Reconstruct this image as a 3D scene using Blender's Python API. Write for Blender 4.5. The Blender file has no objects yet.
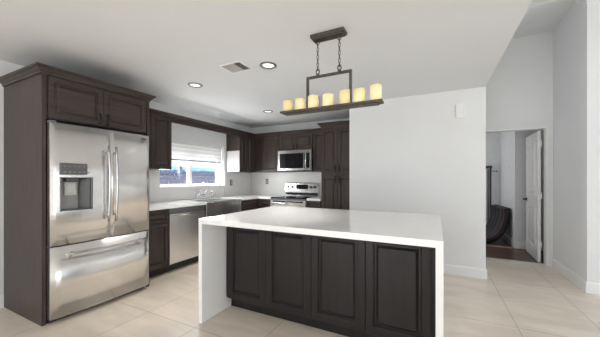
import bpy, bmesh, math, random
from mathutils import Vector, Matrix
R = math.radians
random.seed(4)
sc = bpy.context.scene
COL = sc.collection

# ------------------------------------------------------------ camera, world, lights, exposure
FPX, HY, H = 272.0, 178.3, 1.28
cam_d = bpy.data.cameras.new('camera')
cam = bpy.data.objects.new('camera', cam_d)
COL.objects.link(cam)
cam.location = (0, 0, H)
cam.rotation_euler = (R(90), 0, R(26.6))
cam_d.sensor_fit = 'HORIZONTAL'
cam_d.sensor_width = 36
cam_d.lens = 36 * FPX / 600
cam_d.shift_y = (HY - 168.5) / 600
cam_d.clip_start = 0.02
sc.camera = cam
sc.view_settings.view_transform = 'Standard'
sc.view_settings.look = 'None'
sc.view_settings.gamma = 1
sc.view_settings.use_curve_mapping = False
sc.view_settings.exposure = 0.2
sc.cycles.diffuse_bounces = 8

w = bpy.data.worlds.new('sky')
sc.world = w
w.use_nodes = True
nt = w.node_tree
bg = nt.nodes['Background']
tc = nt.nodes.new('ShaderNodeTexCoord')
sep = nt.nodes.new('ShaderNodeSeparateXYZ')
rmp = nt.nodes.new('ShaderNodeValToRGB')
rmp.color_ramp.elements[0].position = 0.0
rmp.color_ramp.elements[0].color = (.78, .86, .95, 1)
rmp.color_ramp.elements[1].position = 0.5
rmp.color_ramp.elements[1].color = (.50, .66, .88, 1)
nt.links.new(tc.outputs['Generated'], sep.inputs[0])
nt.links.new(sep.outputs[2], rmp.inputs[0])
nt.links.new(rmp.outputs[0], bg.inputs[0])
bg.inputs[1].default_value = 1.25


def area(name, loc, rot, sx, sy, power, color=(1, 1, 1)):
    d = bpy.data.lights.new(name, 'AREA')
    d.shape = 'RECTANGLE'
    d.size, d.size_y = sx, sy
    d.energy = power
    d.color = color
    o = bpy.data.objects.new(name, d)
    COL.objects.link(o)
    o.location = loc
    o.rotation_euler = rot
    return o


# sun from behind the viewpoint: it falls through the rear openings onto the floor there and bounces up
sd = bpy.data.lights.new('sun', 'SUN')
sd.energy = 14
sd.angle = R(2)
sd.color = (1, .97, .92)
so = bpy.data.objects.new('sun', sd)
COL.objects.link(so)
so.rotation_euler = (R(46), 0, R(-14))

# added fill lamps in invented bare openings and far room; daylight at kitchen window
area('fill_rear', (-1.6, -3.98, 1.25), (R(90), 0, R(0)), 2.7, 2.1, 58, (.97, .985, 1))
area('fill_rear_right', (2.4, -3.98, 1.5), (R(90), 0, R(0)), 2.8, 2.6, 15, (.97, .985, 1))
area('fill_right', (4.98, 0.9, 1.5), (0, R(90), 0), 2.6, 3.2, 60, (.97, .985, 1))
area('daylight_kitchen', (-4.02, 3.51, 1.45), (0, R(-90), 0), .5, 1.2, 34, (.95, .975, 1))
area('fill_far_room', (-.35, 6.6, 1.5), (0, R(-90), 0), 1.2, 1.2, 9, (1, 1, 1))  # added to brighten the far room from the left; its wall has no opening

# ------------------------------------------------------------ materials
MATS = {}


def mat(name, color, rough=.5, metal=0, noise=0, scale=8, stretch=(1, 1, 1), bump=0, emit=None, estr=0, spec=.5, noise2=None):
    if name in MATS:
        return MATS[name]
    m = bpy.data.materials.new(name)
    m.use_nodes = True
    n = m.node_tree.nodes
    l = m.node_tree.links
    b = n['Principled BSDF']
    b.inputs['Base Color'].default_value = (*color, 1)
    b.inputs['Roughness'].default_value = rough
    b.inputs['Metallic'].default_value = metal
    b.inputs['Specular IOR Level'].default_value = spec
    if emit:
        b.inputs['Emission Color'].default_value = (*emit, 1)
        b.inputs['Emission Strength'].default_value = estr
    if noise or bump:
        t = n.new('ShaderNodeTexCoord')
        mp = n.new('ShaderNodeMapping')
        mp.inputs['Scale'].default_value = stretch
        ns = n.new('ShaderNodeTexNoise')
        ns.inputs['Scale'].default_value = scale
        ns.inputs['Detail'].default_value = 5
        l.new(t.outputs['Object'], mp.inputs[0])
        l.new(mp.outputs[0], ns.inputs['Vector'])
        if noise:
            r = n.new('ShaderNodeValToRGB')
            r.color_ramp.elements[0].position = .3
            r.color_ramp.elements[1].position = .7
            r.color_ramp.elements[0].color = (*[c * (1 - noise) for c in color], 1)
            r.color_ramp.elements[1].color = (*[min(1, c * (1 + noise)) for c in color], 1)
            l.new(ns.outputs['Fac'], r.inputs[0])
            l.new(r.outputs[0], b.inputs['Base Color'])
        if bump:
            bp = n.new('ShaderNodeBump')
            bp.inputs['Strength'].default_value = bump
            bp.inputs['Distance'].default_value = .01
            l.new(ns.outputs['Fac'], bp.inputs['Height'])
            l.new(bp.outputs[0], b.inputs['Normal'])
    MATS[name] = m
    return m


WALL = mat('wall_paint', (.735, .745, .75), .7, noise=.012, scale=3, spec=.25)
CEIL = mat('ceiling_paint', (.725, .742, .752), .8, noise=.012, scale=2, spec=.15)
TRIM = mat('white_trim', (.80, .795, .785), .4)
DOORP = mat('white_door_paint', (.74, .735, .72), .4)
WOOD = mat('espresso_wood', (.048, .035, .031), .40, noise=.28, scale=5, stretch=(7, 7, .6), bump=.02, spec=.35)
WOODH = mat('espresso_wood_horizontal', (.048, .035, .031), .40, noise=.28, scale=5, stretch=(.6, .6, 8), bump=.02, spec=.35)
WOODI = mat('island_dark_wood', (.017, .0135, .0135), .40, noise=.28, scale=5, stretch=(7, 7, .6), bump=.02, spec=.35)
QUARTZ = mat('white_quartz', (.88, .88, .87), .12, noise=.02, scale=6)
SPLASH = mat('white_quartz_splash', (.78, .765, .735), .32, noise=.03, scale=4)
STEEL = mat('brushed_steel', (.80, .79, .775), .24, 1, noise=.05, scale=2.2, stretch=(3.2, 3.2, .35), bump=.12)
STEELD = mat('dark_steel', (.33, .335, .34), .32, 1)
GREYP = mat('grey_appliance_side', (.16, .165, .18), .45)
HANDLE = mat('handle_steel', (.50, .495, .49), .22, 1)
CHROME = mat('chrome', (.75, .75, .76), .1, 1)
BLACK = mat('black_glass', (.012, .012, .014), .07)
BLACKM = mat('black_matte', (.02, .02, .022), .5)
GREYD = mat('dark_grey_panel', (.075, .075, .078), .35)
GREYM = mat('mid_grey_plastic', (.30, .30, .30), .4)
GREYL = mat('light_grey_plastic', (.55, .55, .54), .4)
BRONZE = mat('aged_bronze', (.095, .085, .070), .42, .6, noise=.3, scale=40)
PULL = mat('dark_pull_metal', (.012, .011, .010), .25, .3)
TOE = mat('toe_kick_dark', (.018, .015, .015), .5)


def floor_mat():
    m = bpy.data.materials.new('porcelain_tile')
    m.use_nodes = True
    n, l = m.node_tree.nodes, m.node_tree.links
    b = n['Principled BSDF']
    t = n.new('ShaderNodeTexCoord')
    mp = n.new('ShaderNodeMapping')
    mp.inputs['Location'].default_value = (-.625, -1.68, 0)
    br = n.new('ShaderNodeTexBrick')
    br.offset = 0
    br.inputs['Scale'].default_value = 1
    br.inputs['Brick Width'].default_value = .618
    br.inputs['Row Height'].default_value = 1.236
    br.inputs['Mortar Size'].default_value = .0032
    br.inputs['Mortar Smooth'].default_value = .1
    br.inputs['Color1'].default_value = (.75, .665, .57, 1)
    br.inputs['Color2'].default_value = (.725, .64, .545, 1)
    br.inputs['Mortar'].default_value = (.42, .365, .305, 1)
    ns = n.new('ShaderNodeTexNoise')
    ns.inputs['Scale'].default_value = 2.6
    ns.inputs['Detail'].default_value = 8
    ns.inputs['Distortion'].default_value = 1.2
    mp2 = n.new('ShaderNodeMapping')
    mp2.inputs['Scale'].default_value = (.6, 1.8, 1)
    rp = n.new('ShaderNodeValToRGB')
    rp.color_ramp.elements[0].position = .35
    rp.color_ramp.elements[0].color = (.90, .895, .89, 1)
    rp.color_ramp.elements[1].position = .65
    rp.color_ramp.elements[1].color = (1.06, 1.06, 1.06, 1)
    mx = n.new('ShaderNodeMix')
    mx.data_type = 'RGBA'
    mx.blend_type = 'MULTIPLY'
    mx.inputs[0].default_value = 1
    l.new(t.outputs['Object'], mp.inputs[0])
    l.new(mp.outputs[0], br.inputs['Vector'])
    l.new(t.outputs['Object'], mp2.inputs[0])
    l.new(mp2.outputs[0], ns.inputs['Vector'])
    l.new(ns.outputs['Fac'], rp.inputs[0])
    l.new(br.outputs['Color'], mx.inputs[6])
    l.new(rp.outputs[0], mx.inputs[7])
    l.new(mx.outputs[2], b.inputs['Base Color'])
    b.inputs['Roughness'].default_value = .32
    return m


def plank_mat():
    m = bpy.data.materials.new('reddish_wood_planks')
    m.use_nodes = True
    n, l = m.node_tree.nodes, m.node_tree.links
    b = n['Principled BSDF']
    t = n.new('ShaderNodeTexCoord')
    br = n.new('ShaderNodeTexBrick')
    br.inputs['Scale'].default_value = 1
    br.inputs['Brick Width'].default_value = 1.1
    br.inputs['Row Height'].default_value = .11
    br.inputs['Mortar Size'].default_value = .002
    br.inputs['Color1'].default_value = (.13, .060, .045, 1)
    br.inputs['Color2'].default_value = (.075, .036, .028, 1)
    br.inputs['Mortar'].default_value = (.02, .012, .01, 1)
    l.new(t.outputs['Object'], br.inputs['Vector'])
    l.new(br.outputs['Color'], b.inputs['Base Color'])
    b.inputs['Roughness'].default_value = .35
    return m


def glass_mat():
    m = bpy.data.materials.new('window_glass')
    m.use_nodes = True
    n, l = m.node_tree.nodes, m.node_tree.links
    n.remove(n['Principled BSDF'])
    tr = n.new('ShaderNodeBsdfTransparent')
    gl = n.new('ShaderNodeBsdfGlossy')
    gl.inputs['Roughness'].default_value = .02
    mx = n.new('ShaderNodeMixShader')
    mx.inputs[0].default_value = .06
    l.new(tr.outputs[0], mx.inputs[1])
    l.new(gl.outputs[0], mx.inputs[2])
    l.new(mx.outputs[0], n['Material Output'].inputs[0])
    return m


def shade_mat():
    m = bpy.data.materials.new('zebra_shade_fabric')
    m.use_nodes = True
    n, l = m.node_tree.nodes, m.node_tree.links
    n.remove(n['Principled BSDF'])
    t = n.new('ShaderNodeTexCoord')
    wv = n.new('ShaderNodeTexWave')
    wv.bands_direction = 'Z'
    wv.inputs['Scale'].default_value = 4.2
    rp = n.new('ShaderNodeValToRGB')
    rp.color_ramp.elements[0].position = .45
    rp.color_ramp.elements[0].color = (.80, .80, .79, 1)
    rp.color_ramp.elements[1].position = .55
    rp.color_ramp.elements[1].color = (.92, .92, .92, 1)
    df = n.new('ShaderNodeBsdfDiffuse')
    tl = n.new('ShaderNodeBsdfTranslucent')
    mx = n.new('ShaderNodeMixShader')
    mx.inputs[0].default_value = .2
    l.new(t.outputs['Object'], wv.inputs['Vector'])
    l.new(wv.outputs['Fac'], rp.inputs[0])
    l.new(rp.outputs[0], df.inputs[0])
    l.new(rp.outputs[0], tl.inputs[0])
    l.new(df.outputs[0], mx.inputs[1])
    l.new(tl.outputs[0], mx.inputs[2])
    l.new(mx.outputs[0], n['Material Output'].inputs[0])
    return m


def candle_mat(name, c0, c1, s):
    m = bpy.data.materials.new(name)
    m.use_nodes = True
    n, l = m.node_tree.nodes, m.node_tree.links
    b = n['Principled BSDF']
    t = n.new('ShaderNodeTexCoord')
    ns = n.new('ShaderNodeTexNoise')
    ns.inputs['Scale'].default_value = 14
    ns.inputs['Detail'].default_value = 4
    rp = n.new('ShaderNodeValToRGB')
    rp.color_ramp.elements[0].position = .35
    rp.color_ramp.elements[0].color = (*c0, 1)
    rp.color_ramp.elements[1].position = .65
    rp.color_ramp.elements[1].color = (*c1, 1)
    l.new(t.outputs['Object'], ns.inputs['Vector'])
    l.new(ns.outputs['Fac'], rp.inputs[0])
    b.inputs['Base Color'].default_value = (.66, .56, .34, 1)
    l.new(rp.outputs[0], b.inputs['Emission Color'])
    b.inputs['Emission Strength'].default_value = s
    b.inputs['Roughness'].default_value = .4
    return m


FLOOR = floor_mat()
PLANK = plank_mat()
GLASS = glass_mat()
SHADE = shade_mat()
CANDLE = candle_mat('lit_onyx', (.74, .57, .25), (.92, .80, .46), .44)
CANDLEA = candle_mat('lit_onyx_amber', (.60, .40, .13), (.78, .59, .25), .42)


# ------------------------------------------------------------ mesh helpers
class MB:
    def __init__(self):
        self.bm = bmesh.new()

    def _merge(self, t):
        me = bpy.data.meshes.new('tmp')
        t.to_mesh(me)
        t.free()
        self.bm.from_mesh(me)
        bpy.data.meshes.remove(me)

    def box(self, x0, x1, y0, y1, z0, z1, bev=0, seg=2, rot=None, piv=None):
        t = bmesh.new()
        bmesh.ops.create_cube(t, size=1)
        for v in t.verts:
            v.co = Vector(((x0 + x1) / 2 + v.co.x * (x1 - x0), (y0 + y1) / 2 + v.co.y * (y1 - y0), (z0 + z1) / 2 + v.co.z * (z1 - z0)))
        if bev:
            bmesh.ops.bevel(t, geom=t.edges[:], offset=bev, segments=seg, affect='EDGES', profile=.5)
        if rot is not None:
            bmesh.ops.rotate(t, verts=t.verts, cent=Vector(piv), matrix=rot)
        self._merge(t)
        return self

    def tube(self, pts, r, n=8, closed=False):
        t = bmesh.new()
        pts = [Vector(p) for p in pts]
        rr = r if isinstance(r, (list, tuple)) else [r] * len(pts)
        rings = []
        prev = None
        N = len(pts)
        for i, p in enumerate(pts):
            if closed:
                d = pts[(i + 1) % N] - pts[i - 1]
            else:
                d = pts[min(i + 1, N - 1)] - pts[max(i - 1, 0)]
            d.normalize()
            if prev is None:
                a = Vector((0, 0, 1)) if abs(d.z) < .9 else Vector((1, 0, 0))
                u = d.cross(a).normalized()
            else:
                u = (prev - d * prev.dot(d)).normalized()
            prev = u
            v = d.cross(u)
            rings.append([t.verts.new(p + (u * math.cos(2 * math.pi * k / n) + v * math.sin(2 * math.pi * k / n)) * rr[i]) for k in range(n)])
        for i in range(N if closed else N - 1):
            a, b = rings[i], rings[(i + 1) % N]
            for k in range(n):
                t.faces.new((a[k], a[(k + 1) % n], b[(k + 1) % n], b[k]))
        if not closed:
            t.faces.new(rings[0])
            t.faces.new(rings[-1][::-1])
        for f in t.faces:
            f.smooth = True
        self._merge(t)
        return self

    def lathe(self, prof, c=(0, 0, 0), n=32, axis='Z', smooth=True):
        t = bmesh.new()
        rings = []
        for (r, z) in prof:
            ring = []
            for k in range(n):
                a = 2 * math.pi * k / n
                x, y = r * math.cos(a), r * math.sin(a)
                p = {'Z': (x, y, z), 'Y': (x, z, y), 'X': (z, x, y)}[axis]
                ring.append(t.verts.new(Vector(p) + Vector(c)))
            rings.append(ring)
        for a, b in zip(rings, rings[1:]):
            for k in range(n):
                f = t.faces.new((a[k], a[(k + 1) % n], b[(k + 1) % n], b[k]))
                f.smooth = smooth
        if prof[0][0] > 1e-5:
            t.faces.new(rings[0])
        if prof[-1][0] > 1e-5:
            t.faces.new(rings[-1][::-1])
        bmesh.ops.remove_doubles(t, verts=t.verts, dist=1e-5)
        self._merge(t)
        return self

    def panel(self, x0, x1, z0, z1, loops):
        """front-facing (-y) panel from nested rectangles: loops = [(inset, y)...]"""
        t = bmesh.new()
        rings = []
        for (i, y) in loops:
            rings.append([t.verts.new((x0 + i, y, z0 + i)), t.verts.new((x1 - i, y, z0 + i)), t.verts.new((x1 - i, y, z1 - i)), t.verts.new((x0 + i, y, z1 - i))])
        for a, b in zip(rings, rings[1:]):
            for k in range(4):
                t.faces.new((a[k], a[(k + 1) % 4], b[(k + 1) % 4], b[k]))
        t.faces.new(rings[0])
        t.faces.new(rings[-1])
        self._merge(t)
        return self

    def raised(self, x0, x1, z0, z1, yb, t=.020, st=.055, ry=.045):
        return self.panel(x0, x1, z0, z1, [(0, yb), (0, yb - t + .002), (.002, yb - t), (st - .006, yb - t), (st, yb - t + .004), (st + .003, yb - t + .014),
                                           (st + .016, yb - t + .014), (st + .014 + ry * .6, yb - t + .002), (st + .016 + ry * .6, yb - t + .001)])

    def sweep(self, path, prof, closed=False):
        """path: [(x,y)] polyline; prof: [(out,z)] closed outline; out is to the right of travel"""
        t = bmesh.new()
        P = [Vector((p[0], p[1], 0)) for p in path]
        rings = []
        for i, p in enumerate(P):
            ds = []
            if i > 0:
                ds.append((P[i] - P[i - 1]).normalized())
            if i < len(P) - 1:
                ds.append((P[i + 1] - P[i]).normalized())
            ns = [Vector((d.y, -d.x, 0)) for d in ds]
            m = sum(ns, Vector()).normalized()
            m = m / m.dot(ns[0])
            rings.append([t.verts.new(p + m * o + Vector((0, 0, z))) for (o, z) in prof])
        k = len(prof)
        for a, b in zip(rings, rings[1:]):
            for j in range(k):
                t.faces.new((a[j], a[(j + 1) % k], b[(j + 1) % k], b[j]))
        t.faces.new(rings[0])
        t.faces.new(rings[-1][::-1])
        self._merge(t)
        return self

    def prism(self, pts, a0, a1, axis='Y'):
        """outline pts extruded along an axis"""
        t = bmesh.new()
        f = {'Y': lambda p, a: (p[0], a, p[1]), 'X': lambda p, a: (a, p[0], p[1]), 'Z': lambda p, a: (p[0], p[1], a)}[axis]
        A = [t.verts.new(f(p, a0)) for p in pts]
        B = [t.verts.new(f(p, a1)) for p in pts]
        n = len(pts)
        for k in range(n):
            t.faces.new((A[k], A[(k + 1) % n], B[(k + 1) % n], B[k]))
        t.faces.new(A)
        t.faces.new(B[::-1])
        self._merge(t)
        return self

    def build(self, name, m, parent=None, label=None, loc=None):
        bmesh.ops.recalc_face_normals(self.bm, faces=self.bm.faces)
        me = bpy.data.meshes.new(name)
        self.bm.to_mesh(me)
        self.bm.free()
        me.materials.append(m)
        o = bpy.data.objects.new(name, me)
        COL.objects.link(o)
        if parent is not None:
            o.parent = parent
        if label:
            o['label'] = label
        if loc:
            o.location = loc
        return o


def B(*a, **k):
    return MB().box(*a, **k)


def tag(o, label, cat, group=None, kind=None):
    o['label'] = label
    o['category'] = cat
    if group:
        o['group'] = group
    if kind:
        o['kind'] = kind
    return o


def thing(name, label, cat, loc=(0, 0, 0), rz=0, group=None):
    o = bpy.data.objects.new(name, None)
    o.empty_display_size = .1
    COL.objects.link(o)
    o.location = loc
    o.rotation_euler = (0, 0, R(rz))
    return tag(o, label, cat, group)


def struct(name, mb, m, parent=None):
    o = mb.build(name, m, parent)
    if parent is None:
        o['kind'] = 'structure'
    return o


# ------------------------------------------------------------ setting
XL, YB, YM, ZC = -3.85, 5.15, 4.16, 2.45          # left wall, back wall, middle wall front, kitchen ceiling
YR, XR, ZH = -4.0, 5.0, 3.6                         # rear wall, right wall, high ceiling
XP, XM, XH = -1.215, .565, 1.51                     # middle wall block left / right faces, hall right wall
struct('floor', B(XL - .2, XR + .2, YR - .2, YB + .06, -.1, 0), FLOOR)
struct('floor_far_room', B(-.6, 2.2, YB + .0605, 8.0, -.1, 0), PLANK)
struct('ceiling', B(XL - .2, XM, YR - .2, YB + .12, ZC, ZC + .12), CEIL)
struct('ceiling_high', MB().box(XM, XR + .2, YR - .2, YM + .14, ZH, ZH + .1).box(XM, XM + .02, YR - .2, YM, ZC + .121, ZH), CEIL)
struct('ceiling_hall', B(XM, XH, YM + .141, YB + .12, 3.41, 3.52), CEIL)
struct('ceiling_far_room', B(-.6, 2.2, YB + .1205, 8.0, 2.44, 2.54), CEIL)

WY0, WY1, WZ0, WZ1 = 2.80, 4.235, 1.13, 1.90        # kitchen window opening
struct('wall_left', MB().box(XL - .18, XL, YR - .2, WY0, 0, ZC).box(XL - .18, XL, WY1, YB + .12, 0, ZC)
       .box(XL - .18, XL, WY0, WY1, 0, WZ0).box(XL - .18, XL, WY0, WY1, WZ1, ZC), WALL)
DX0, DX1, DZ = .64, 1.455, 2.03                      # doorway in the hall's end wall
struct('wall_back', MB().box(XL, XM - .05, YB, YB + .12, 0, ZC).box(XM - .05, DX0, YB, YB + .12, 0, 3.5)
       .box(DX1, XH, YB, YB + .12, 0, 3.5).box(DX0, DX1, YB, YB + .12, DZ, 3.5).box(XM - .05, XM, YM, YB, ZC + .121, 3.6), WALL)
struct('wall_middle', MB().box(XP, XM, YM, YB - .001, 0, ZC - .0005), WALL)
# front face of the opening: header with rounded corners, and the solid corner to its right
hr = .20
hp = [(XM, 3.42)] + [(XH - hr + hr * math.sin(R(a)), 3.42 - hr + hr * math.cos(R(a))) for a in range(0, 91, 15)] + [(XH, ZH), (XM, ZH)]
struct('wall_header', MB().prism(hp, YM, YM + .14), WALL)
struct('wall_right_hall', MB().box(XH, XR, YM, YB + .12, 0, ZH), WALL)
# right and rear walls with unglazed openings added to let light in (outside the frame)
struct('wall_right', MB().box(XR, XR + .18, YR, -.75, 0, ZH).box(XR, XR + .18, 2.55, YM, 0, ZH).box(XR, XR + .18, -.75, 2.55, 2.85, ZH).box(XR, XR + .18, -.75, 2.55, 0, .15), WALL)
struct('wall_rear', MB().box(XL, -3.0, YR - .18, YR, 0, ZH).box(-3.0, -.2, YR - .18, YR, 2.32, ZH).box(-.2, .95, YR - .18, YR, 0, ZH)
       .box(.95, 3.85, YR - .18, YR, 2.85, ZH).box(3.85, XR, YR - .18, YR, 0, ZH).box(.95, 3.85, YR - .18, YR, 0, .15).box(-3.0, -.2, YR - .18, YR, 0, .15), WALL)
# room beyond the door
struct('wall_far_room', MB().box(1.29, 2.2, 6.215, 8.0, 0, 2.44).box(-.6, 1.289, 7.5, 8.0, 0, 2.44).box(-.7, -.6, YB + .121, 8.0, 0, 2.44)
       .box(2.1, 2.2, YB + .121, 6.214, 0, 2.44), WALL)
# kitchen window: sill, frame, panes
wf = MB()
XW = XL - .13
wf.box(XW - .03, XW + .03, WY0, WY0 + .05, WZ0, WZ1).box(XW - .03, XW + .03, WY1 - .06, WY1, WZ0, WZ1)
wf.box(XW - .03, XW + .03, WY0 + .05, WY1 - .06, WZ0, WZ0 + .05).box(XW - .03, XW + .03, WY0 + .05, WY1 - .06, WZ1 - .05, WZ1)
wf.box(XW - .028, XW + .028, 3.455, 3.525, WZ0 + .05, WZ1 - .05)
w1 = struct('window_1', wf, TRIM)
B(XW - .003, XW + .003, WY0 + .05, 3.455, WZ0 + .05, WZ1 - .05).build('pane', GLASS, w1)
B(XW - .003, XW + .003, 3.525, WY1 - .06, WZ0 + .05, WZ1 - .05).build('pane', GLASS, w1)
B(XL - .098, XL + .012, WY0 + .002, WY1 - .002, WZ0 + .0, WZ0 + .016, bev=.003).build('window_sill', TRIM, w1)
# baseboards
bbp = [(0, 0), (.014, 0), (.014, .10), (.010, .118), (.004, .125), (0, .125)]
struct('baseboard_left', MB().sweep([(XL, 1.098), (XL, YR)][::-1], bbp), TRIM)
struct('baseboard_middle', MB().sweep([(XP + .01, YM), (XM, YM), (XM, YB)][::1], bbp), TRIM)
struct('baseboard_right', MB().sweep([(XH, YB), (XH, YM), (XR, YM)], bbp), TRIM)
struct('baseboard_far_room', MB().sweep([(1.29, 7.5), (1.29, 6.215), (2.1, 6.215)], bbp), TRIM)
# door lining, threshold and floor strip
struct('trim_1', MB().box(DX1 - .018, DX1 - .0005, YB - .004, YB + .124, 0, DZ).box(DX0, DX1 - .018, YB - .004, YB + .124, DZ - .018, DZ - .0005).box(DX0 + .0005, DX0 + .018, YB - .004, YB + .124, 0, DZ - .018), TRIM)
struct('trim_2', B(DX0 + .018, DX1 - .018, YB - .02, YB + .10, 0, .012, bev=.004), mat('marble_threshold', (.62, .60, .57), .3))
struct('trim_3', B(-.6, 1.287, 6.19, 6.235, 0, .008, bev=.003), mat('pale_wood_strip', (.42, .33, .27), .4))

# door leaf, opened into the far room (hinged on the right)
door = MB()
DW = .775
t_ = .036


def leaf(mb, x0, x1, z0, z1, th):
    # leaf along +y from the hinge; visible face looks to -x
    mb.box(-th + .006, -.006, x0, x1, z0, z1)
    for sgn, xf in ((-1, -th), (1, 0)):
        pass


door.box(-t_, 0, 0, DW, .012, 1.995, bev=.002)
d1 = struct('door_1', door, DOORP)
d1.location = (1.408, 5.285, 0)
d1.rotation_euler = (0, 0, R(-3.0))
for (z0, z1) in ((.20, .82), (1.00, 1.86)):
    pm = MB()
    pm.panel(.12, DW - .12, z0, z1, [(0, 0), (.004, -.014), (.022, -.015), (.034, -.002), (.075, -.002), (.10, -.009), (.104, -.009)])
    for v in pm.bm.verts:
        v.co = Vector((v.co.y, v.co.x, v.co.z))
    pm.build('door_panel', DOORP, d1, loc=(-t_, 0, 0))
hd = MB().lathe([(.026, 0), (.026, -.008), (.012, -.012), (.010, -.045)], c=(-t_, DW - .065, .92), axis='X', n=20)
hd.tube([(-t_ - .045, DW - .06, .92), (-t_ - .05, DW - .11, .92), (-t_ - .048, DW - .175, .918)], [.014, .013, .010])
hd.build('door_handle', BLACKM, d1, 'black lever handle')
for z in (.28, 1.02, 1.80):
    MB().tube([(.004, -.012, z - .05), (.004, -.012, z + .05)], .007).box(-.002, .012, -.013, .001, z - .05, z + .05).build('hinge', TRIM, d1)

# ------------------------------------------------------------ kitchen helpers
def pull(name, parent, x, y, z0, z1):
    """antique bow pull with a swollen middle, standing off a -y front"""
    zs = [z0, z0 + .006, z0 + .02, (z0 + z1) / 2, z1 - .02, z1 - .006, z1]
    ys = [y, y - .018, y - .026, y - .030, y - .026, y - .018, y]
    mb = MB().tube([(x, b, a) for a, b in zip(zs, ys)], [.008, .007, .0065, .012, .0065, .007, .008])
    for z in (z0, z1):
        mb.lathe([(.010, 0), (.010, -.004), (.004, -.007)], c=(x, y, z), axis='Y', n=12)
    return mb.build(name, PULL, parent)


CROWN = [(0, 0), (.012, 0), (.014, .018), (.026, .028), (.040, .050), (.056, .058), (.062, .066), (.062, .078), (0, .078)]


def crown(z, s=1.0):
    return [(a * s, z + b * s) for a, b in CROWN]


# refrigerator enclosure: local x runs along +Y of the room, -y faces +X
fc = thing('refrigerator_cabinet', 'tall dark brown cabinet surround enclosing the steel refrigerator, crowned', 'cabinet', (XL, 1.10, 0), 90)
B(0, .028, -.806, -.002, 0, 2.195).build('side_panel', WOOD, fc)
B(.957, .985, -.806, -.002, 0, 2.195).build('side_panel', WOOD, fc)
B(.028, .957, -.790, -.002, 1.805, 2.195).build('body', WOODH, fc)
MB().sweep([(0, -.002), (0, -.806), (.985, -.806), (.985, -.405)][::-1], [(-a, b) for a, b in crown(2.19, .85)]).build('crown', WOODH, fc)
for i, (a, b) in enumerate(((.046, .485), (.489, .945))):
    dr = MB().raised(a, b, 1.812, 2.178, -.790, .022, .045, .03).build('door', WOODH, fc)
    pull('handle', dr, (b - .035) if i == 0 else (a + .035), -.812, 1.83, 1.93)

# refrigerator
fr = thing('refrigerator', 'stainless steel french door refrigerator with water dispenser in dark cabinet surround', 'refrigerator', (XL, 1.10, 0), 90)
FX0, FX1, FS = .033, .938, .506
B(FX0, FX1, -.775, -.05, .03, 1.77).build('body', GREYP, fr)
B(FX0 + .01, FX1 - .01, -.80, -.72, .002, .045).build('base_grille', BLACKM, fr)


def bowed(x0, x1, z0, z1, hole=None):
    """steel door with a softly bowed front; hole = (x0,x1,z0,z1) cut for the dispenser"""
    t = bmesh.new()

    def fy(x):
        u = (x - (FX0 + FX1) / 2) / ((FX1 - FX0) / 2)
        return -.872 - .022 * (1 - u * u)
    xs = [x0 + (x1 - x0) * i / 12 for i in range(13)]
    zs = [z0, z1]
    if hole:
        xs = sorted(set([x for x in xs if min(abs(x - hole[0]), abs(x - hole[1])) > .012] + [hole[0], hole[1]]))
        zs = [z0, hole[2], hole[3], z1]
    r = .012
    xs = [x0 + .003, x0 + r] + [x for x in xs if x0 + r < x < x1 - r] + [x1 - r, x1 - .003]

    def dep(x):
        e = min(x - x0, x1 - x)
        return fy(x) + (.010 if e < .004 else 0)
    g = [[t.verts.new((x, dep(x), z)) for z in zs] for x in xs]
    for i in range(len(xs) - 1):
        for j in range(len(zs) - 1):
            if hole and hole[0] - 1e-6 <= xs[i] < hole[1] - 1e-6 and j == 1:
                continue
            f = t.faces.new((g[i][j], g[i + 1][j], g[i + 1][j + 1], g[i][j + 1]))
            f.smooth = True
    # sides to the back
    bl = [t.verts.new((x0, -.79, zs[0])), t.verts.new((x1, -.79, zs[0])), t.verts.new((x1, -.79, zs[-1])), t.verts.new((x0, -.79, zs[-1]))]
    fl = [[t.verts.new((x0, dep(x0 + .003), z)) for z in zs], [t.verts.new((x1, dep(x1 - .003), z)) for z in zs]]
    t.faces.new([bl[0], bl[3]] + fl[0][::-1])
    t.faces.new([bl[1], bl[2]] + fl[1][::-1])
    t.faces.new(fl[0] + g[0][::-1])
    t.faces.new(fl[1] + g[-1][::-1])
    t.faces.new([bl[3], bl[2], fl[1][-1]] + [g[i][-1] for i in range(len(xs) - 1, -1, -1)] + [fl[0][-1]])
    t.faces.new([bl[0], bl[1], fl[1][0]] + [g[i][0] for i in range(len(xs) - 1, -1, -1)] + [fl[0][0]])
    t.faces.new(bl)
    mb = MB()
    mb._merge(t)
    return mb


HOLE = (.098, .350, .985, 1.290)
dl = bowed(FX0, FS - .003, .688, 1.768, HOLE).build('door', STEEL, fr)
dr = bowed(FS + .003, FX1, .688, 1.768).build('door', STEEL, fr)
dw = bowed(FX0, FX1, .048, .676).build('freezer_drawer', STEEL, fr)


def bar_handle(parent, p0, p1, bow, axis, r=.011):
    P0, P1 = Vector(p0), Vector(p1)
    pts, rad = [], []
    for i in range(13):
        u = i / 12
        p = P0.lerp(P1, u)
        p.y -= .045 + bow * math.sin(math.pi * u)
        pts.append(p)
        rad.append(r)
    mb = MB().tube(pts, rad, 10)
    for p, q in ((P0, pts[1]), (P1, pts[-2])):
        mb.tube([(q.x, p.y, q.z), (q.x, q.y, q.z)], r * .95, 10)
    return mb.build('handle', HANDLE, parent, 'rounded steel bar handle')


bar_handle(dl, (FS - .035, -.888, .85), (FS - .035, -.888, 1.60), .022, 'z')
bar_handle(dr, (FS + .035, -.888, .85), (FS + .035, -.888, 1.60), .022, 'z')
bar_handle(dw, (.12, -.880, .605), (.875, -.880, .605), .022, 'x')
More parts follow.
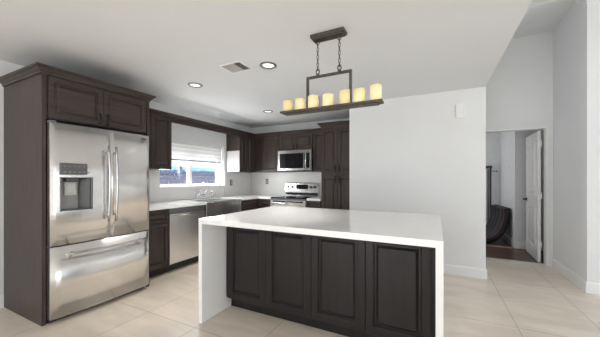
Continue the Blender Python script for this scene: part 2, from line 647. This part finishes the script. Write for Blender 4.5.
# dispenser: recess, control panel, paddle, tray
h0, h1, k0, k1 = HOLE
rc = MB()
yf, yb_ = -.876, -.800
rc.box(h0, h1, yb_ - .002, yb_ + .004, k0, k1).box(h0, h0 + .004, -.884, yb_, k0, k1).box(h1 - .004, h1, -.884, yb_, k0, k1)
rc.box(h0, h1, -.886, yb_, k1 - .004, k1).box(h0, h1, -.884, yb_, k0, k0 + .004)
ds = rc.build('dispenser', GREYM, dl, 'grey recessed water and ice dispenser')
MB().prism([(h0 + .17, -.803), (h0 + .248, -.803), (h0 + .248, -.868), (h0 + .235, -.868)], k0 + .012, k1 - .012, 'Z').build('side_cheek', GREYD, ds, 'dark grey cheek')
MB().box(h0 + .05, h0 + .15, -.868, -.805, k1 - .042, k1 - .006, bev=.006).build('spout_housing', GREYD, ds)
MB().panel(h0 + .055, h0 + .145, k1 - .165, k1 - .046, [(0, -.803), (0, -.832), (.014, -.838), (.02, -.832), (.024, -.830)]).build('paddle', GREYL, ds, 'pale grey paddle with dark rim')
MB().box(h0 + .006, h1 - .006, -.884, -.806, k0 + .004, k0 + .012).build('drip_tray', GREYD, ds)
cp_ = MB().box(h0 - .002, h1 + .002, -.8905, -.875, 1.312, 1.418, bev=.003).build('control_panel', mat('grey_control_panel', (.12, .12, .12), .35), fr, 'dark grey control strip with two rows of small keys')
for i in range(6):
    B(h0 + .022 + i * .037, h0 + .042 + i * .037, -.8925, -.889, 1.332, 1.340).build('key', GREYM, cp_)
    B(h0 + .022 + i * .037, h0 + .038 + i * .037, -.8925, -.889, 1.386, 1.391).build('key', GREYM, cp_)
MB().box(.845, .905, -.8815, -.874, 1.735, 1.747).build('nameplate', GREYM, dr)
MB().box(FX0 + .002, FX0 + .05, -.86, -.74, 1.7705, 1.788, bev=.004).build('hinge_cover', GREYP, fr)


# base cabinets ------------------------------------------------------------
def base_unit(label, loc, rz, w_, d, doors, drawers, group='base cabinets along the walls', top=.872):
    u = thing('base_cabinet', label, 'cabinet', loc, rz, group)
    B(0, w_, -d, -.002, .10, top).build('body', WOOD, u)
    B(0, w_, -d + .07, -.05, .0, .10).build('toe_kick', TOE, u)
    for (a, b, z0, z1) in doors:
        MB().raised(a, b, z0, z1, -d, .02, .05, .03).build('door', WOOD, u)
    for (a, b, z0, z1) in drawers:
        MB().raised(a, b, z0, z1, -d, .02, .032, .02).build('drawer', WOODH, u)
    return u


D_ = .63
base_unit('narrow dark base cabinet between the refrigerator surround and the dishwasher', (XL, 2.088, 0), 90, .382, D_, [(.006, .376, .115, .685)], [(.006, .376, .70, .862)])
base_unit('dark base cabinet under the sink apron', (XL, 3.112, 0), 90, .856, D_, [(.006, .425, .115, .62), (.431, .850, .115, .62)], [], top=.64)
base_unit('dark drawer cabinet on the left wall beyond the sink', (XL, 3.974, 0), 90, .540, D_, [(.006, .534, .115, .685)], [(.02, .52, .70, .862)])
base_unit('dark corner cabinet just left of the range', (XL + .01, YB, 0), 0, .950, D_, [(.66, .944, .115, .685)], [(.66, .944, .70, .862)])
base_unit('small dark base cabinet between the range and the tall pantry', (-2.112, YB, 0), 0, .265, D_, [(.006, .259, .115, .685)], [(.006, .259, .70, .862)])

# dishwasher
dwt = thing('dishwasher', 'stainless steel dishwasher left of the farmhouse sink', 'dishwasher', (XL, 2.476, 0), 90)
B(.004, .622, -.60, -.03, .10, .868).build('body', GREYP, dwt)
B(.010, .616, -.56, -.52, .0, .10).build('toe_kick', BLACKM, dwt)
B(.006, .620, -.652, -.601, .115, .80, bev=.004).build('door', STEEL, dwt)
B(.006, .620, -.652, -.601, .803, .866, bev=.004).build('control_strip', STEELD, dwt)
hb = MB().tube([(.10, -.685, .765), (.525, -.685, .765)], .011, 10)
for x in (.13, .495):
    hb.tube([(x, -.652, .765), (x, -.685, .765)], .008)
hb.build('handle', HANDLE, dwt)

# farmhouse sink: apron, bowl
sk = thing('farmhouse_sink', 'stainless steel apron front farmhouse sink below the window', 'sink', (XL, 3.12, 0), 90)
s0, s1, sy0, sy1, sz0, sz1 = 0, .84, -.672, -.18, .645, .900
bowl = MB().box(s0, s1, sy0, sy0 + .02, sz0, sz1, bev=.005).box(s0, s0 + .015, sy0 + .02, sy1, sz0 + .04, sz1).box(s1 - .015, s1, sy0 + .02, sy1, sz0 + .04, sz1)
bowl.box(s0 + .015, s1 - .015, sy1 - .015, sy1, sz0 + .04, sz1).box(s0 + .015, s1 - .015, sy0 + .02, sy1 - .015, sz0 + .04, sz0 + .052)
bowl.build('basin', STEEL, sk)
MB().lathe([(.045, .0), (.045, .004), (.02, .002)], c=(.42, -.4, sz0 + .052), n=20).build('drain', CHROME, sk)
MB().box(s0 + .015, s1 - .015, sy1 - .11, sy1 - .016, .864, .872).build('ledge', STEELD, sk)

# worktops
def poly_slab(name, outline, z0, z1, label):
    return tag(MB().prism(outline, z0, z1, 'Z').build(name, QUARTZ), label, 'worktop', 'white quartz wall counters')


E = XL + .003
XF = -3.19
YF = YB - .66
poly_slab('worktop', [(E, 2.092), (XF, 2.092), (XF, 3.116), (XL + .176, 3.116), (XL + .176, 3.964), (XF, 3.964), (XF, YF), (-2.892, YF), (-2.892, YB - .003), (E, YB - .003)], .874, .914,
          'white quartz worktop running under the window and round the corner to the range')
poly_slab('worktop', [(-2.112, YF), (-1.846, YF), (-1.846, YB - .003), (-2.112, YB - .003)], .874, .914, 'small white quartz worktop between the range and the pantry')
# backsplash slabs
tag(MB().box(XL + .001, XL + .014, 2.092, WY0 - .0, .9145, 1.408).box(XL + .001, XL + .014, WY0, WY1, .9145, WZ0 - .002).box(XL + .001, XL + .014, WY1 + .02, YB - .016, .9145, 1.408).build('backsplash', SPLASH),
    'white slab backsplash on the window wall behind the faucet', 'backsplash', 'slab backsplashes')
tag(MB().box(XL + .016, -1.846, YB - .014, YB - .001, .9145, 1.408).build('backsplash', SPLASH), 'white slab backsplash behind the range', 'backsplash', 'slab backsplashes')


# wall cabinets ------------------------------------------------------------
UB, UT, UD = 1.412, 2.195, .33


def upper(label, loc, rz, w_, doors, z0=UB, z1=UT, d=UD, group='wall cabinets', m=WOOD):
    u = thing('wall_cabinet', label, 'cabinet', (loc[0], loc[1], z0), rz, group)
    B(0, w_, -d, -.002, 0, z1 - z0).build('body', m, u)
    out = []
    for (a, b) in doors:
        out.append(MB().raised(a, b, .006, z1 - z0 - .03, -d, .02, .05, .03).build('door', m, u))
    return u, out


upper('dark wall cabinet between the refrigerator surround and the window', (XL, 2.09, 0), 90, .665, [(.006, .330), (.336, .659)])
ur, _ = upper('dark two-door wall cabinet right of the window, with a pale patch low on its side', (XL, 4.312, 0), 90, .505, [(.006, .249), (.255, .499)])
B(-.012, -.0005, -.345, -.016, 0, .42).build('pale_side_patch', mat('dull_white', (.50, .475, .47), .3), ur, 'pale patch over the lower part of the side')  # thin pale box over the lower part of the cabinet side
upper('dark single-door corner wall cabinet left of the microwave', (XL + .002, YB, 0), 0, .958, [(.535, .952)])
um, dd = upper('short dark two-door cabinet above the microwave', (-2.886, YB, 0), 0, .757, [(.006, .376), (.381, .751)], z0=1.842)
pull('handle', dd[0], .345, -.35, .015, .105)
pull('handle', dd[1], .412, -.35, .015, .105)
upper('narrow dark wall cabinet between the microwave and the pantry', (-2.124, YB, 0), 0, .278, [(.006, .272)])

# pantry
pt = thing('pantry_cabinet', 'tall dark four-door pantry cabinet at the right end of the kitchen', 'cabinet', (-1.842, YB, 0), 0)
PW = .622
B(0, PW, -.61, -.002, .10, 2.19).build('body', WOOD, pt)
B(0, PW, -.54, -.05, 0, .10).build('toe_kick', TOE, pt)
B(PW - .024, PW, -.61, -.002, 0.0, .0995).build('plinth', WOOD, pt)
for (a, b, hx) in ((.006, .306, .272), (.311, .611, .345)):
    for (z0, z1, hz) in ((.115, 1.342, 1.20), (1.354, 2.165, 1.40)):
        o = MB().raised(a, b, z0, z1, -.61, .02, .055, .03).build('door', WOOD, pt)
        pull('handle', o, hx, -.63, hz, hz + .11)
MB().sweep([(PW - .0005, -.61), (0, -.61), (0, -.39)], [(-a, b) for a, b in crown(2.185)]).build('crown', WOODH, pt)

# continuous crown over the wall cabinets and the board bridging the window
cm = tag(MB().sweep([(XL + UD, 2.10), (XL + UD, YB - UD), (-1.846, YB - UD)], crown(2.165, .85)).build('crown_molding', WOODH),
         'dark crown molding running along the wall cabinets and over the window', 'molding')
va = tag(B(XL + UD - .022, XL + UD - .001, 2.758, 4.309, 2.115, 2.195).build('wooden_valance', WOODH), 'dark valance board bridging the wall cabinets above the window', 'valance')

# roller shade in the window
rs = thing('roller_shade', 'white banded roller shade half lowered over the kitchen window', 'shade', (XL, WY0, WZ1))
B(-.062, -.058, .012, WY1 - WY0 - .012, -.30, -.045).build('fabric', SHADE, rs)
B(-.085, -.03, .006, WY1 - WY0 - .006, -.05, -.001, bev=.008).build('head_rail', TRIM, rs)
B(-.070, -.050, .012, WY1 - WY0 - .012, -.322, -.30, bev=.005).build('bottom_rail', GREYM, rs)

# faucet: bridge style
fa = thing('bridge_faucet', 'chrome bridge faucet with two levers behind the sink', 'faucet', (XL + .10, 3.53, .9145), 90)
for s in (-1, 1):
    MB().lathe([(.024, 0), (.022, .008), (.012, .018), (.012, .085), (.016, .09), (.012, .105)], c=(s * .10, 0, 0), n=16).build('post', CHROME, fa)
    lv = MB().tube([(s * .10, 0, .105), (s * .10, 0, .118), (s * .165, -.01, .135)], [.010, .008, .005]).build('lever', CHROME, fa)
MB().tube([(-.10, 0, .075), (.10, 0, .075)], .010).build('bridge', CHROME, fa)
sp = [(0, 0, .075), (0, 0, .20)] + [(0, -.075 + .075 * math.cos(R(a)), .20 + .075 * math.sin(R(a))) for a in range(15, 181, 15)] + [(0, -.15, .17)]
MB().tube(sp, .010).build('spout', CHROME, fa)
ss = thing('side_sprayer', 'small chrome sprayer standing right of the faucet', 'sprayer', (XL + .10, 3.80, .9145), 90)
MB().lathe([(.022, 0), (.02, .01), (.012, .02), (.012, .04)], n=16).build('base', CHROME, ss)
MB().tube([(0, 0, .04), (0, 0, .10), (0, -.02, .125)], [.011, .014, .012]).build('spray_head', CHROME, ss)

# outlets
def outlet(label, loc, rz):
    o = thing('wall_outlet', label, 'outlet', loc, rz, 'dark outlets on the backsplash')
    B(-.036, .036, -.006, 0, -.06, .06, bev=.003).build('cover_plate', GREYD, o)
    for z in (-.022, .022):
        B(-.017, .017, -.008, -.006, z - .015, z + .015, bev=.001).build('socket', GREYL, o, 'pale socket face')


outlet('dark outlet on the backsplash just right of the window', (XL + .0145, 4.44, 1.19), 90)
outlet('dark outlet on the backsplash just left of the range', (-3.40, YB - .0145, 1.21), 0)

# microwave
mw = thing('microwave', 'stainless steel microwave mounted above the range', 'microwave', (-2.884, YB, 1.428), 0)
MWW, MWH = .752, .408
B(0, MWW, -.37, -.002, 0, MWH).build('body', BLACKM, mw)
md = MB().panel(.0, MWW - .0, .004, MWH, [(0, -.371), (0, -.398), (.004, -.402), (.045, -.402), (.048, -.398)])
md = md.build('door', STEEL, mw)
MB().box(.046, .575, -.404, -.399, .05, MWH - .062, bev=.002).build('window', BLACK, md)
MB().box(.60, .705, -.404, -.399, .05, MWH - .062, bev=.002).build('control_panel', BLACK, mw)
MB().box(.615, .690, -.4055, -.4035, .27, .30).build('display', mat('clock_display', (.02, .04, .05), .2), mw)
mh = MB().tube([(.650, -.448, .05), (.650, -.452, MWH / 2), (.650, -.448, MWH - .06)], .012, 10)
for z in (.075, MWH - .085):
    mh.tube([(.650, -.40, z), (.650, -.448, z)], .009)
mh.build('handle', STEEL, mw)
B(.01, MWW - .01, -.38, -.02, -.012, 0).build('vent_grille', BLACKM, mw)

# range
rg = thing('kitchen_range', 'stainless steel electric range with black glass cooktop under the microwave', 'range', (-2.884, YB, 0), 0)
RW = .764
B(0, RW, -.655, -.02, .06, .895).build('body', GREYP, rg)
B(.02, RW - .02, -.62, -.05, 0, .06).build('plinth', BLACKM, rg)
B(-.001, RW + .001, -.675, -.10, .896, .918, bev=.006).build('cooktop', BLACK, rg)
bn = [(.20, -.50, .11), (.56, -.50, .09), (.20, -.24, .08), (.56, -.24, .11)]
for x, y, r in bn:
    MB().lathe([(r, 0), (r, .0012), (r - .004, .0012), (r - .004, 0)], c=(x, y, .918), n=32).build('burner_ring', GREYM, rg)
od = MB().panel(.004, RW - .004, .26, .862, [(0, -.656), (0, -.685), (.004, -.69), (.10, -.69), (.102, -.687)]).build('oven_door', STEEL, rg)
B(.10, RW - .10, -.6925, -.688, .36, .74, bev=.002).build('oven_window', BLACK, od)
B(.06, RW - .06, -.6915, -.688, .826, .852).build('vent_slot', BLACK, od)
oh = MB().tube([(.07, -.735, .80), (RW - .07, -.735, .80)], .013, 10)
for x in (.10, RW - .10):
    oh.tube([(x, -.69, .80), (x, -.735, .80)], .010)
oh.build('handle', STEEL, od)
B(.004, RW - .004, -.685, -.656, .07, .25, bev=.004).build('storage_drawer', STEEL, rg)
bp = MB().prism([(-.10, .918), (-.10, 1.02), (-.085, 1.175), (-.07, 1.19), (-.02, 1.19), (-.02, .918)], 0, RW, 'X').build('back_panel', STEEL, rg)
MB().prism([(-.107, .935), (-.107, .985), (-.101, .985), (-.101, .935)], .012, RW - .012, 'X').build('trim_band', BLACK, bp)
MB().prism([(-.099, 1.055), (-.089, 1.150), (-.085, 1.150), (-.095, 1.055)], .265, .535, 'X').build('display', BLACK, bp, 'black clock display')
for x in (.075, .175, .60, .69):
    kb = MB().lathe([(.026, 0), (.026, -.006), (.020, -.010), (.018, -.030), (.0, -.031)], c=(0, 0, 0), axis='Y', n=20).box(-.004, .004, -.034, -.008, -.019, .019)
    kb.build('knob', GREYD, bp, loc=(x, -.0935, 1.10))

# ------------------------------------------------------------ island
IX0, IX1, IY0, IY1 = -1.887, .037, 1.757, 3.03
tag(MB().box(IX0, IX1, IY0, IY1, .878, .920).box(IX0, IX0 + .040, IY0, IY1, 0, .878).box(IX1 - .040, IX1, IY0, IY1, 0, .878).build('island_worktop', QUARTZ),
    'white quartz island worktop with waterfall ends down to the floor', 'worktop')
CX0, CX1 = IX0 + .042, IX1 - .042
ib = thing('island_cabinet', 'dark four-panel island base beneath the white waterfall worktop', 'cabinet', (CX0, 2.07, 0))
IW = CX1 - CX0
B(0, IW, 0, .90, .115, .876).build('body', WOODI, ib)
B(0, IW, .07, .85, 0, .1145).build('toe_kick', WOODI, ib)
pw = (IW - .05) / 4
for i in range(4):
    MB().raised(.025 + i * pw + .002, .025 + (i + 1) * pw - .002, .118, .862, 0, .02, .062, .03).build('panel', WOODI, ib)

# ------------------------------------------------------------ chandelier over the island
PY = 2.07
ch = thing('linear_chandelier', 'bronze rectangular chandelier with seven candle-shaped glowing shades above the island', 'chandelier', (-.78, PY, ZC), 0)


def pz(z):
    return z - ZC


MB().box(-.143, .143, -.050, .050, -.026, -.0005, bev=.004).box(-.132, .132, -.040, .040, -.036, -.026, bev=.003).build('canopy', BRONZE, ch)
for x in (-.093, .093):
    lp = MB().tube([(x, 0, -.036), (x, 0, -.05)], .007)
    lp.tube([(x + .014 * math.cos(R(a)), 0, -.058 + .014 * math.sin(R(a))) for a in range(0, 360, 30)], .003, 6, True)
    lp.build('loop', BRONZE, ch)
    cn = MB()
    z = -.064
    k = 0
    while z > pz(2.175):
        pts = []
        for a in range(0, 360, 30):
            u, v = .0085 * math.cos(R(a)), .019 * math.sin(R(a))
            pts.append((x + (u if k % 2 else 0), 0 if k % 2 else u, z - .014 + v))
        cn.tube(pts, .0026, 6, True)
        z -= .0315
        k += 1
    cn.build('chain', BRONZE, ch)
    ft = MB().lathe([(.008, pz(2.128)), (.014, pz(2.132)), (.014, pz(2.138)), (.006, pz(2.142))], c=(x, 0, 0), n=14)
    ft.tube([(x + .014 * math.cos(R(a)), 0, pz(2.158) + .022 * math.sin(R(a))) for a in range(0, 360, 24)], .0045, 6, True)
    ft.build('hanger', BRONZE, ch)
fm = MB()
fx = .193
ft_, fb = pz(2.126), pz(1.868)
fm.box(-fx, fx, -.010, .010, ft_ - .018, ft_).box(-fx, -fx + .018, -.010, .010, fb, ft_ - .018).box(fx - .018, fx, -.010, .010, fb, ft_ - .018)
fm.build('frame', BRONZE, ch)
# tray: flared shallow bar
tr = MB().box(-.418, .418, -.046, .046, pz(1.840), pz(1.850), bev=.002)
tr.box(-.40, .40, -.032, .032, pz(1.830), pz(1.840), bev=.002).box(-.424, .424, -.049, -.044, pz(1.842), pz(1.857), bev=.002).box(-.424, .424, .044, .049, pz(1.842), pz(1.857), bev=.002)
tr.box(-.428, -.418, -.049, .049, pz(1.842), pz(1.858), bev=.002).box(.418, .428, -.049, .049, pz(1.842), pz(1.858), bev=.002)
tr.build('tray', BRONZE, ch)
cand = [(-.374, .042, .104, 1), (-.254, .041, .103, 0), (-.134, .043, .113, 0), (-.002, .044, .104, 0), (.139, .044, .115, 1), (.252, .044, .108, 0), (.378, .042, .121, 0)]
for x, r, hh, am in cand:
    t = bmesh.new()
    n = 28
    bot = [t.verts.new((x + r * math.cos(2 * math.pi * k / n), r * math.sin(2 * math.pi * k / n), pz(1.850))) for k in range(n)]
    top = [t.verts.new((x + r * math.cos(2 * math.pi * k / n), r * math.sin(2 * math.pi * k / n), pz(1.850) + hh + .0035 * math.sin(2 * math.pi * k / n * 2 + x * 9) + .004 * math.cos(2 * math.pi * k / n + x * 7))) for k in range(n)]
    inn = [t.verts.new((x + (r - .006) * math.cos(2 * math.pi * k / n), (r - .006) * math.sin(2 * math.pi * k / n), top[k].co.z)) for k in range(n)]
    inb = [t.verts.new((v.co.x, v.co.y, v.co.z - .05)) for v in inn]
    for k in range(n):
        j = (k + 1) % n
        f = t.faces.new((bot[k], bot[j], top[j], top[k]))
        f.smooth = True
        t.faces.new((top[k], top[j], inn[j], inn[k]))
        t.faces.new((inn[k], inn[j], inb[j], inb[k]))
    t.faces.new(bot[::-1])
    t.faces.new(inb)
    mb = MB()
    mb._merge(t)
    mb.build('candle_shade', CANDLEA if am else CANDLE, ch, 'amber candle-shaped shade' if am else None)
MB().tube([(-.068 + .010 * math.cos(R(a)), -.02, pz(1.935) + .010 * math.sin(R(a))) for a in range(60, 300, 24)], .0025, 6).tube([(-.068, -.02, pz(1.925)), (-.068, -.02, pz(1.850))], .002, 6).build('wire_hook', BRONZE, ch)

# ------------------------------------------------------------ ceiling and wall fittings
RING = mat('lamp_ring', (.20, .20, .20), .35, .6)
LENS = mat('lamp_lens', (.9, .9, .88), .4, emit=(1, .96, .90), estr=1.0)


def downlight(label, x, y):
    o = thing('recessed_light', label, 'light', (x, y, ZC), 0, 'recessed lights in the kitchen ceiling')
    MB().lathe([(.088, -.0005), (.088, -.006), (.074, -.013), (.062, -.009), (.060, -.0005)], n=36).build('trim_ring', RING, o)
    MB().lathe([(.0595, -.0006), (.057, -.003), (.045, -.005), (0, -.0055)], n=36).build('lens', LENS, o)
    d = bpy.data.lights.new('recessed_lamp', 'SPOT')
    d.energy = 55
    d.spot_size = R(64)
    d.spot_blend = .6
    d.shadow_soft_size = .05
    d.color = (1, .95, .88)
    lo = bpy.data.objects.new('recessed_lamp', d)
    COL.objects.link(lo)
    lo.parent = o
    lo.location = (0, 0, -.02)


downlight('round recessed ceiling light above the refrigerator side, left of the vent', -2.70, 2.46)
downlight('round recessed ceiling light right of the vent', -1.555, 2.37)
downlight('round recessed ceiling light nearest the back wall cabinets', -2.63, 4.0)
vn = thing('ceiling_vent', 'pale rectangular louvered vent in the ceiling between two recessed lights', 'vent', (-1.882, 2.255, ZC), 0)
VX, VY = .14, .118
vf = MB().box(-VX, VX, -VY, -VY + .025, -.008, -.0005, bev=.002).box(-VX, VX, VY - .025, VY, -.008, -.0005, bev=.002)
vf.box(-VX, -VX + .025, -VY + .025, VY - .025, -.008, -.0005, bev=.002).box(VX - .025, VX, -VY + .025, VY - .025, -.008, -.0005, bev=.002)
vf.build('frame', TRIM, vn)
B(-VX + .025, VX - .025, -VY + .025, VY - .025, -.0015, -.0006).build('duct_opening', GREYD, vn)
lv = MB()
for i in range(9):
    x = -VX + .036 + i * .026
    lv.box(x - .0085, x + .0085, -VY + .025, VY - .025, -.0085, -.0070, rot=Matrix.Rotation(R(-28 if i < 6 else 28), 3, 'Y'), piv=(x, 0, -.0075))
lv.build('louver', mat('vent_slats', (.50, .50, .49), .5), vn)
dc = thing('door_chime', 'small white door chime box high on the white wall right of the pantry', 'door chime', (.285, YM, 2.075))
B(-.052, .052, -.04, -.0005, 0, .18, bev=.008).build('cover', TRIM, dc)
for x in (-.03, .03):
    B(x - .003, x + .003, -.0415, -.0395, .02, .16).build('slot', WALL, dc)

# ------------------------------------------------------------ far room: striped lounge chair, dark rack, wall plate
ck = thing('lounge_chair', 'black curved floor lounge chair with coloured piping seen through the doorway', 'chair', (.908, 6.76, 0))
ck.rotation_euler = (0, 0, R(7))
prof = [(.205, .70), (.215, .60), (.195, .46), (.15, .32), (.08, .20), (-.03, .125), (-.17, .115), (-.32, .16), (-.44, .23)]


def resample(p, n):
    out = []
    m = len(p)
    for i in range(n):
        u = i / (n - 1) * (m - 1)
        k = min(int(u), m - 2)
        f = u - k
        g = lambda j: Vector((p[max(0, min(m - 1, j))][0], p[max(0, min(m - 1, j))][1], 0))
        a, b, c, d = g(k - 1), g(k), g(k + 1), g(k + 2)
        q = .5 * ((2 * b) + (c - a) * f + (2 * a - 5 * b + 4 * c - d) * f * f + (3 * b - a - 3 * c + d) * f ** 3)
        out.append((q.x, q.y))
    return out


rp = resample(prof, 28)


def norm(i):
    a, b = rp[max(0, i - 1)], rp[min(len(rp) - 1, i + 1)]
    d = Vector((b[0] - a[0], b[1] - a[1], 0)).normalized()
    return (-d.y * -1, d.x * -1)


nl = 4
wd = .76
t = bmesh.new()
rings = []
for i, (x, z) in enumerate(rp):
    nx, nz = norm(i)
    ring = []
    for j in range(nl * 6 + 1):
        y = -wd / 2 + wd * j / (nl * 6)
        b_ = .03 * abs(math.sin(math.pi * j / 6))
        ring.append(t.verts.new((x + nx * b_, y, z + nz * b_)))
    for j in range(nl * 6, -1, -1):
        y = -wd / 2 + wd * j / (nl * 6)
        th = .10
        ring.append(t.verts.new((x - nx * th, y, max(.004, z - nz * th))))
    rings.append(ring)
for a, b in zip(rings, rings[1:]):
    for k in range(len(a)):
        f = t.faces.new((a[k], a[(k + 1) % len(a)], b[(k + 1) % len(a)], b[k]))
        f.smooth = True
t.faces.new(rings[0])
t.faces.new(rings[-1][::-1])
mb = MB()
mb._merge(t)
mb.build('shell', mat('black_upholstery', (.012, .012, .015), .6), ck)
pc = [(.30, .05, .06), (.20, .20, .22), (.12, .12, .2), (.30, .06, .07), (.25, .25, .26)]
for j in range(nl + 1):
    y = -wd / 2 + wd * j / nl
    MB().tube([(x + norm(i)[0] * .004, y, z + norm(i)[1] * .004) for i, (x, z) in enumerate(rp)], .006, 6).build('piping', mat('piping_%s' % ['red', 'grey', 'blue', 'crimson', 'silver'][j], pc[j], .6), ck, ['red piping', 'grey piping', 'dark blue piping', 'dull red piping', 'pale grey piping'][j])
B(-.12, .02, -.24, .24, 0, .03, bev=.008).build('base', BLACKM, ck)

rk = thing('garment_rack', 'dark upright rack standing behind the lounge chair beyond the doorway', 'rack', (1.105, 7.37, 0))
MB().box(-.035, .0, -.02, .02, 0, 1.50, bev=.004).build('post', BLACKM, rk)
MB().box(-.075, -.045, -.02, .02, 0, 1.48, bev=.004).build('post', GREYD, rk)
MB().box(-.40, .012, -.03, .03, 1.5005, 1.56, bev=.006).build('top_rail', BLACKM, rk)
MB().tube([(.0, 0, 1.44), (.09, 0, 1.44)], .006).lathe([(.0, .0), (.014, .006), (.016, .016), (.0, .026)], c=(.088, 0, 1.44), axis='X', n=14).build('peg', BLACKM, rk)
MB().box(-.40, .02, -.09, .09, 0, .03, bev=.004).build('base', BLACKM, rk)

wp = thing('wall_switch', 'pale switch plate on the far room wall, the upper of two', 'switch', (1.29, 6.62, 1.44), -90, 'plates on the far room wall')
B(-.035, .035, -.006, -.0005, 0, .115, bev=.002).build('cover_plate', TRIM, wp)
B(-.012, .012, -.012, -.006, .03, .085, bev=.002).build('rocker', GREYL, wp)
wp = thing('wall_switch', 'pale outlet plate on the far room wall, the lower of two', 'switch', (1.29, 6.60, 1.04), -90, 'plates on the far room wall')
B(-.035, .035, -.006, -.0005, 0, .115, bev=.002).build('cover_plate', TRIM, wp)
B(-.012, .012, -.009, -.006, .03, .085, bev=.002).build('rocker', GREYL, wp)

# ------------------------------------------------------------ outside the kitchen window
struct('ground', B(-18, XL - .2, -4, 22, -.35, -.25), mat('yard_concrete', (.42, .40, .38), .8, noise=.1, scale=2))
FXO = -6.4
fn = thing('wooden_fence', 'weathered grey wooden fence seen through the kitchen window', 'fence', (FXO, 1.5, -.25))
FENCE = mat('weathered_boards', (.27, .26, .345), .8, noise=.2, scale=6, stretch=(1, 6, .5))
bd = MB()
y = 0
while y < 8.0:
    bd.box(-.01, .012, y, y + .135, .03, 1.52 + .0)
    y += .147
bd.build('board_panel', FENCE, fn)
for z in (.30, 1.25, 1.53):
    B(-.05, -.0105, 0, 8.0, z, z + .08).build('rail', FENCE, fn)
lt = MB()
for k in range(56):
    yy = .05 + k * .14
    for s in (-1, 1):
        lt.box(-.02 + s * .004, -.02 + s * .004 + .006, yy - .012, yy + .012, 1.60, 1.80, rot=Matrix.Rotation(R(40 * s), 3, 'X'), piv=(0, yy, 1.70))
lt.build('lattice', FENCE, fn)
for yy in (1.4, 3.8, 6.2):
    B(-.06, .03, yy - .05, yy + .05, 0, 1.86, bev=.004).build('post', FENCE, fn)
nb = thing('neighbor_house', 'low neighbouring building with a blue roof behind the fence', 'building', (-14.5, 9, -.25))
B(-2, 0, -6, 9, 0, 1.9).build('wall', mat('neighbor_wall', (.10, .12, .15), .8), nb)
MB().prism([(.5, 1.9), (.5, 2.02), (-1.2, 2.30), (-2.5, 2.30), (-2.5, 1.9)], -6.4, 9.4).build('roof', mat('blue_roof', (.10, .25, .46), .6), nb)
